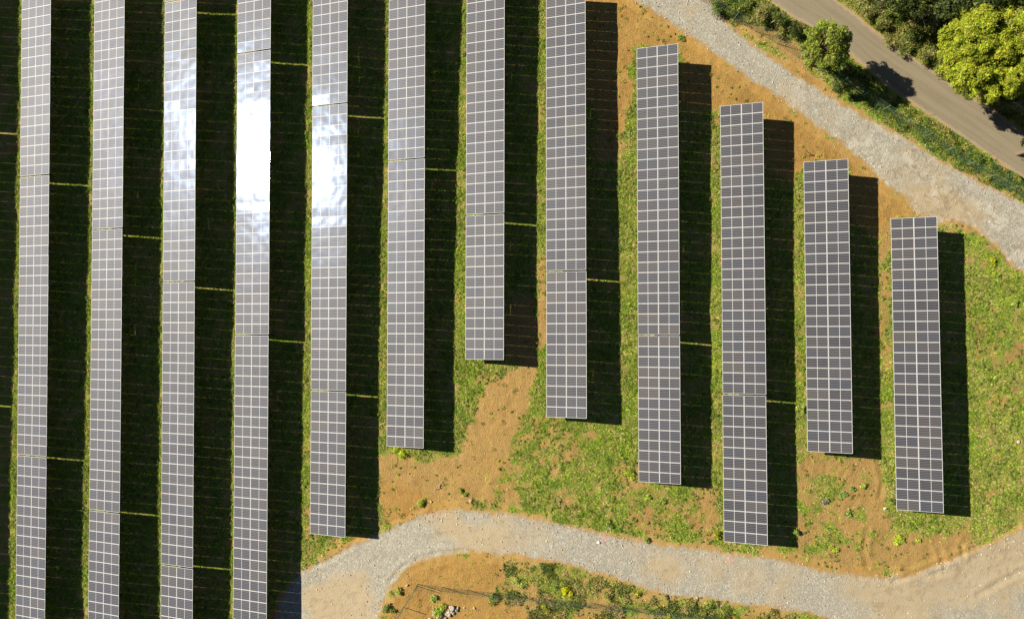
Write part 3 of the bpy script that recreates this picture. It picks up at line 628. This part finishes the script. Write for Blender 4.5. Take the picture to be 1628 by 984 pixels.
# dry branches
def branch(X, Y, L, ang, label, h=.15):
    x, y = px(X, Y); g = gz(x, y); rs = random.Random(int(X)); b = MB()
    pts = [(0, 0, h*.3)]
    for i in range(1, 6): pts.append((L*i/5*math.cos(ang)+rs.uniform(-.1, .1), L*i/5*math.sin(ang)+rs.uniform(-.1, .1), h+rs.uniform(-.05, .15)))
    b.tube(pts, [.05, .045, .04, .03, .02, .01], 6)
    for i in range(1, 5):
        for s in (-1, 1):
            a2 = ang+s*rs.uniform(.4, 1.0); l2 = L*rs.uniform(.15, .35); p = pts[i]
            b.tube([p, (p[0]+l2*math.cos(a2), p[1]+l2*math.sin(a2), p[2]+rs.uniform(0, .3))], [.022, .006], 4)
    o = link('dead_branch', b.mesh('dead_branch', [M_DRY])); o.location = (x, y, g); tag(o, label, 'branch', 'dead branches lying about'); return o
branch(889, 803, .9, 1.9, 'short pale dead branch lying in the grass above the gravel track')
branch(692, 778, 1.1, 1.0, 'grey dead branch on the bare earth below the sixth row')
branch(1436, 20, 2.2, -.9, 'long bare dead branch beyond the road near the top edge', 1.6)
branch(1458, 34, 1.9, .25, 'curved pale dead branch sticking out left of the bright tree', 1.8)
branch(1600, 165, 1.6, -.6, 'pale dead branch below the large bright tree', .9)
branch(1222, 40, 1.5, .5, 'dry twiggy branch among the verge bushes', .6)

# ------------------------------------------------------------------ rocks
def rock_mesh(seed, mat):
    import bmesh
    bm = bmesh.new(); bmesh.ops.create_icosphere(bm, subdivisions=2, radius=.5); rs = random.Random(seed)
    pl = [(Vector((rs.gauss(0, 1), rs.gauss(0, 1), rs.gauss(0, 1))).normalized(), rs.uniform(.28, .42)) for _ in range(9)]
    for v in bm.verts:
        for nn, dd in pl:
            e = v.co.dot(nn)-dd
            if e > 0: v.co -= nn*e
        v.co.z *= .75
    me = bpy.data.meshes.new('rock'); bm.to_mesh(me); bm.free(); me.materials.append(mat); return me
RM = [rock_mesh(i, M_ROCK) for i in range(6)]; WM = rock_mesh(9, M_WROCK)
def rock(X, Y, s, label, grp, me):
    x, y = px(X, Y); o = link('rock', me); o.location = (x, y, gz(x, y)+s*.18); o.scale = (s, s*random.uniform(.7, 1.1), s*random.uniform(.6, 1)); o.rotation_euler = (random.uniform(-.4, .4), random.uniform(-.4, .4), random.uniform(0, 6.28)); tag(o, label, 'rock', grp)
rock(718, 966, .75, 'largest pale rock at the top of the rock heap', None, RM[0])
for i in range(30):
    t = random.random(); X = 688+t*36+random.gauss(0, 4); Y = 984-t*17+random.gauss(0, 3.5)
    rock(X, Y, random.uniform(.22, .5), 'pale angular rock in the heap below the fence corner', 'rocks in the heap', RM[i % 6])
rock(951, 862, .36, 'white rock on the gravel beside the left pink mark', None, WM)
rock(1107, 951, .34, 'round white rock on the lower edge of the gravel track', None, WM)
rock(647, 930, .34, 'pale rock at the fence corner, outside', None, RM[1])
rock(738, 966, .26, 'small pale rock just right of the rock heap', None, RM[2])
rock(754, 966, .3, 'flat pale rock farther right of the rock heap', None, RM[3])
rock(1407, 808, .36, 'pale rock lying left of the lower end of the twelfth row', None, WM)
rock(748, 795, .34, 'pale rock on the upper edge of the gravel bend', None, RM[4])
rock(685, 797, .3, 'pale rock right of the lone weed by the gravel bend', None, RM[5])
rock(1618, 702, .4, 'pinkish rock in the grass near the right edge', None, RM[1])

# ------------------------------------------------------------------ fences
def wire_panel(L, H):
    b = MB(); w = .0032
    n = int(L/.10)
    for i in range(n+1):
        x = i*L/n; b.quadbox(x-w/2, x+w/2, -w/2, w/2, .05, H)
    k = int(H/.2)
    for j in range(k+1):
        zz = .08+j*(H-.1)/k; b.quadbox(0, L, w/2+.0005, w/2+.0065, zz-w/2, zz+w/2)
        if j in (0, k//2, k): b.quadbox(0, L, .010, .018, zz-.004, zz+.004)
    return b.mesh('mesh_panel', [M_FENCE])
FH = 1.75
PAN = wire_panel(2.5, FH)
bb = MB(); bb.quadbox(-.025, .025, -.025, .025, -.3, FH+.04); FP = bb.mesh('post', [M_FENCE])
def fence(line, label, H=FH):
    pts = wp(line); seg = [pts[0]]; root = empty('mesh_fence', (pts[0][0], pts[0][1], gz(*pts[0]))); tag(root, label, 'fence', 'green wire mesh fences')
    inv = Matrix.Translation(-root.location); cur = np.array(pts[0]); i = 1; P = [cur]
    while i < len(pts):
        d = np.linalg.norm(pts[i]-cur)
        if d < 2.54: i += 1; continue
        a = pts[i-1] if np.linalg.norm(pts[i-1]-cur) < 2.54 else cur; cur = cur+(pts[i]-cur)/d*2.54; P.append(cur)
    for q in range(len(P)):
        x, y = P[q]; g = gz(x, y)
        o = link('post', FP, root); o.matrix_basis = inv @ Matrix.Translation((x, y, g))
        if q < len(P)-1:
            e = P[q+1]-P[q]; ang = math.atan2(e[1], e[0]); g2 = gz(*P[q+1]); zz = (g+g2)/2
            o = link('mesh_panel', PAN, root); o.matrix_basis = inv @ Matrix.Translation((x, y, zz)) @ Matrix.Rotation(ang, 4, 'Z') @ Matrix.Translation((.02, 0, 0))
    return root
fence([(664,928),(748,938),(840,948),(900,954),(1000,964),(1080,972),(1160,983),(1260,1000)], 'long green wire mesh fence below the gravel track')
fence([(662,931),(628,985),(605,1022)], 'short green wire mesh fence run going down from the corner')
fence([(1098,-8),(1130,12),(1165,32),(1207,54),(1256,82),(1295,109),(1330,130),(1370,155),(1410,182),(1450,206),(1500,240),(1550,275),(1600,303),(1660,332)], 'green wire mesh fence in the verge between gravel track and road')

# ------------------------------------------------------------------ ground cover (uncountable)
def in_shade(x, y):
    """1 where a table stands between the point and the sun"""
    z_ = samp(ZG, x, y)+.1; s = np.zeros(len(x), bool)
    for k, (n, c, a, u) in D['tables'].items():
        c = np.array(c); a = np.array(a); u = np.array(u); nn = np.cross(u, -a)
        P = np.stack([x, y, z_], 1)-c; t = -(P@nn)/(SUN@nn); Q = P+t[:, None]*SUN
        U = Q@u; A_ = Q@a; s |= (t > 0) & (U > 0) & (U < 4.02) & (np.abs(A_) < (n*1.02-.02)/2)
    return s
def scatter(n, dens_fn, box=(-52.5, 52.5, -32, 32)):
    x = RNG.uniform(box[0], box[1], n); y = RNG.uniform(box[2], box[3], n)
    k = RNG.random(n) < dens_fn(x, y); return x[k], y[k]
def grass(n):
    def dens(x, y):
        v = samp(vegp, x, y); cl = fbm(x, y, .7, 90, 3)
        d = ss(.25, .8, v)*ss(.30, .62, cl+.12*samp(lush, x, y))+.012*(samp(veg, x, y) > .02)
        return d*np.where(in_shade(x, y), .35, 1)
    x, y = scatter(n, dens); z_ = samp(ZG, x, y); m = len(x); nb = 6
    big = RNG.random(m)**2.2; H = .045+.12*big; lu = np.clip((fbm(x, y, 3.5, 120)-.35)*3, 0, 1)
    c1 = np.array([.27, .40, .028]); c2 = np.array([.44, .53, .045]); c3 = np.array([.56, .44, .18]); c4 = np.array([.14, .25, .03])
    t = RNG.random((m, 1)); base = np.where(t < .5, c1, np.where(t < .80, c2, c4)); dry = RNG.random((m, 1)) < (.10+.28*(1-lu[:, None])); base = np.where(dry, c3, base)
    base = base*(.75+.5*fbm(x, y, 1.3, 130)[:, None])*(1+RNG.normal(0, .18, (m, 1)))
    V = np.empty((m, nb, 3, 3)); C = np.repeat(np.clip(base, .01, .8), nb*3, 0)
    for b in range(nb):
        a = RNG.uniform(0, 6.28, m); w = RNG.uniform(.018, .042, m)*(.7+H*2.2); L = H*RNG.uniform(.7, 1.3, m); lean = RNG.uniform(.7, 1.9, m)
        ox = RNG.normal(0, .05, m); oy = RNG.normal(0, .05, m)
        cx, cy = x+ox, y+oy; px_, py_ = -np.sin(a), np.cos(a)
        V[:, b, 0] = np.stack([cx-px_*w, cy-py_*w, z_-.01], 1); V[:, b, 1] = np.stack([cx+px_*w, cy+py_*w, z_-.01], 1)
        V[:, b, 2] = np.stack([cx+np.cos(a)*L*lean, cy+np.sin(a)*L*lean, z_+L], 1)
    me = mesh_np('grass', V.reshape(-1, 3), np.arange(m*nb*3).reshape(-1, 3), M_GRASS, {'col': C})
    tag(link('grass', me), 'short yellow-green grass growing between the rows', 'grass', kind='stuff'); return m
ng = grass(760000)
# low leafy herbs in clumps
def herbs(n):
    def dens(x, y):
        v = samp(veg, x, y); return ss(.2, .75, v)*np.where(in_shade(x, y), .25, 1)*(fbm(x, y, 2.6, 300) > .47)*ss(.3, .9, np.minimum(samp(sdR, x, y), np.minimum(samp(sdA, x, y), samp(sdB, x, y))))+.11*(v > .06)*(fbm(x, y, 1.8, 330) > .5)
    x, y = scatter(n, dens); m = len(x); r = RNG.uniform(.07, .24, m); nl = 16
    g = samp(ZG, x, y); X = np.repeat(x, nl); Y = np.repeat(y, nl); R_ = np.repeat(r, nl); Gz = np.repeat(g, nl)
    a = RNG.uniform(0, 6.28, m*nl); q = np.sqrt(RNG.random(m*nl)); hh = R_*.75*(1-q*q*.8)*RNG.uniform(.5, 1.1, m*nl)+.02
    P = np.stack([X+R_*q*np.cos(a), Y+R_*q*np.sin(a), Gz+hh], 1)
    Nn = np.stack([np.cos(a)*q*.8, np.sin(a)*q*.8, np.ones(m*nl)*.8], 1)+RNG.normal(0, .4, (m*nl, 3))
    pc = pal(m, [(.17, .28, .024), (.24, .34, .03), (.34, .40, .035), (.10, .19, .03), (.28, .27, .06)], .2); C = np.repeat(pc, nl, 0)*(1+RNG.normal(0, .15, (m*nl, 1)))
    V, F, C = leaves(P, Nn, RNG.uniform(.05, .11, m*nl), np.clip(C, .01, .8))
    tag(link('ground_cover', mesh_np('ground_cover', V, F, M_LEAF, {'col': C})), 'low leafy herbs in clumps over the slope', 'ground cover', kind='stuff')
herbs(52000)
# brambles of the verge between track and road, and the far verge
def bramble(poly, n, hmax, cols, label, jag=1.6, gap=0):
    P0 = wp(poly); lo = P0.min(0); hi = P0.max(0); x = RNG.uniform(lo[0], hi[0], n); y = RNG.uniform(lo[1], hi[1], n)
    s = sdist(P0, x, y)+(fbm(x, y, 1.2, 200)-.5)*jag; k = (s < 0) & (fbm(x, y, 1.6, 230, 3) > gap) & (samp(sdR, x, y) > .25) & (np.minimum(samp(sdA, x, y), samp(sdB, x, y)) > .15); x, y, s = x[k], y[k], s[k]; m = len(x)
    lump = fbm(x, y, 1.1, 210, 3); H = hmax*ss(0, 1.0, -s)*(.25+1.5*np.clip(lump-.25, 0, 1))
    z_ = samp(ZG, x, y)+H*RNG.uniform(.55, 1.0, m)+.03
    Nn = RNG.normal(0, .6, (m, 3))+np.array([0, 0, .9])
    ci = np.clip((fbm(x, y, .9, 220, 3)-.28)*2.2+RNG.normal(0, .12, m), 0, .999); cols = np.array(cols); base = cols[(ci*len(cols)).astype(int)]
    C = np.clip(base*(1+RNG.normal(0, .25, (m, 1))), .008, .8)
    V, F, C = leaves(np.stack([x, y, z_], 1), Nn, RNG.uniform(.06, .15, m), C)
    tag(link('undergrowth', mesh_np('undergrowth', V, F, M_LEAF, {'col': C})), label, 'undergrowth', kind='stuff')
VC = [(.07, .14, .05), (.12, .19, .04), (.18, .25, .035), (.25, .30, .04), (.32, .33, .06), (.42, .36, .12)]
bramble([(1300,98),(1350,95),(1392,124),(1430,156),(1488,192),(1530,220),(1566,246),(1600,268),(1640,290),(1740,345),(1740,400),(1628,322),(1590,304),(1545,280),(1500,255),(1450,218),(1400,190),(1370,172),(1345,150),(1318,122)], 95000, .85, VC, 'dense green brambles on the verge between gravel track and road')
bramble([(1120,-20),(1150,-30),(1225,4),(1262,30),(1300,50),(1340,82),(1335,92),(1290,78),(1252,58),(1215,44),(1180,38),(1150,32),(1128,6)], 26000, .6, VC+[(.30,.25,.10)], 'mixed brambles and dry grass on the upper verge')
bramble([(1330,-40),(1365,24),(1392,48),(1440,82),(1485,112),(1522,138),(1572,168),(1630,210),(1740,280),(1740,-60)], 150000, .8, [(.08,.11,.02),(.14,.17,.03),(.22,.24,.04),(.32,.30,.08),(.44,.38,.16)], 'tangled undergrowth beyond the road under the trees')
bramble([(1326,-10),(1364,26),(1392,50),(1438,84),(1484,114),(1521,141),(1571,171),(1628,212),(1740,280),(1740,262),(1628,196),(1571,158),(1521,128),(1484,100),(1438,70),(1392,38),(1350,-10)], 32000, .3, [(.16,.20,.03),(.26,.27,.04),(.36,.31,.10),(.22,.24,.04)], 'strip of yellow-green grass along the far edge of the road')
bramble([(800,900),(850,893),(900,905),(960,918),(1000,933),(1040,946),(1110,956),(1200,968),(1330,990),(1330,1040),(820,1040),(800,960)], 60000, .3, [(.09,.13,.03),(.16,.20,.04),(.26,.27,.05),(.38,.32,.12),(.48,.38,.18)], 'rough low herbs and dry stalks below the gravel track', 7, .47)
# loose stones
def stones(n):
    def dens(x, y):
        s = np.minimum(samp(sdA, x, y), samp(sdB, x, y)); e = np.exp(-((s+.3)/.7)**2)*ss(.42, .62, fbm(x, y, 2.5, 400))
        return np.clip(e*.75+.10*(s < 0)+.004, 0, 1)*(samp(sdR, x, y) > .6)
    x, y = scatter(n, dens); m = len(x); r = .025+.055*RNG.random(m)**2.5; z_ = samp(ZG, x, y)+r*.35
    o8 = np.array([(1,0,0),(0,1,0),(-1,0,0),(0,-1,0),(0,0,1)], float)
    V = np.stack([x, y, z_], 1)[:, None, :]+(o8[None]+RNG.normal(0, .25, (m, 5, 3)))*r[:, None, None]
    F = (np.arange(m)[:, None, None]*5+np.array([(0,1,4),(1,2,4),(2,3,4),(3,0,4)])[None]).reshape(-1, 3)
    C = pal(m, [(.42,.40,.34),(.50,.46,.38),(.30,.27,.22),(.56,.51,.42)], .15)
    mt = leaf_mat('loose_stone', 0.0)
    tag(link('loose_stones', mesh_np('loose_stones', V.reshape(-1, 3), F, mt, {'col': np.repeat(C, 5, 0)})), 'small loose stones strewn along the gravel tracks', 'stones', kind='stuff')
stones(150000)

# ------------------------------------------------------------------ light, sky, camera
w = bpy.data.worlds.new('World'); scene.world = w; w.use_nodes = True; nt = w.node_tree
bg = nt.nodes['Background']; sky = nt.nodes.new('ShaderNodeTexSky'); sky.sky_type = 'NISHITA'; sky.sun_disc = False
elev = math.asin(SUN[2]); azm = math.atan2(SUN[0], SUN[1])
sky.sun_elevation = elev; sky.sun_rotation = azm; sky.altitude = 300; sky.air_density = .45; sky.dust_density = .1
nt.links.new(sky.outputs[0], bg.inputs[0]); bg.inputs[1].default_value = .05
sl = bpy.data.lights.new('sun', 'SUN'); sl.energy = 5; sl.angle = math.radians(.53); sl.color = (1, .93, .80)
so = bpy.data.objects.new('sun', sl); COL.objects.link(so); so.rotation_euler = Vector(SUN).to_track_quat('Z', 'Y').to_euler(); so.location = (0, 0, 80)
cam = bpy.data.cameras.new('camera'); cam.sensor_width = 36; cam.lens = 36*FPX/1628; cam.clip_end = 5000; cam.clip_start = .5
co = bpy.data.objects.new('camera', cam); COL.objects.link(co); co.location = (0, 0, D0); scene.camera = co
scene.view_settings.view_transform = 'Standard'; scene.view_settings.look = 'None'; scene.view_settings.exposure = .85; scene.view_settings.gamma = 1
scene.render.engine = 'CYCLES'
print('grass tufts', ng)
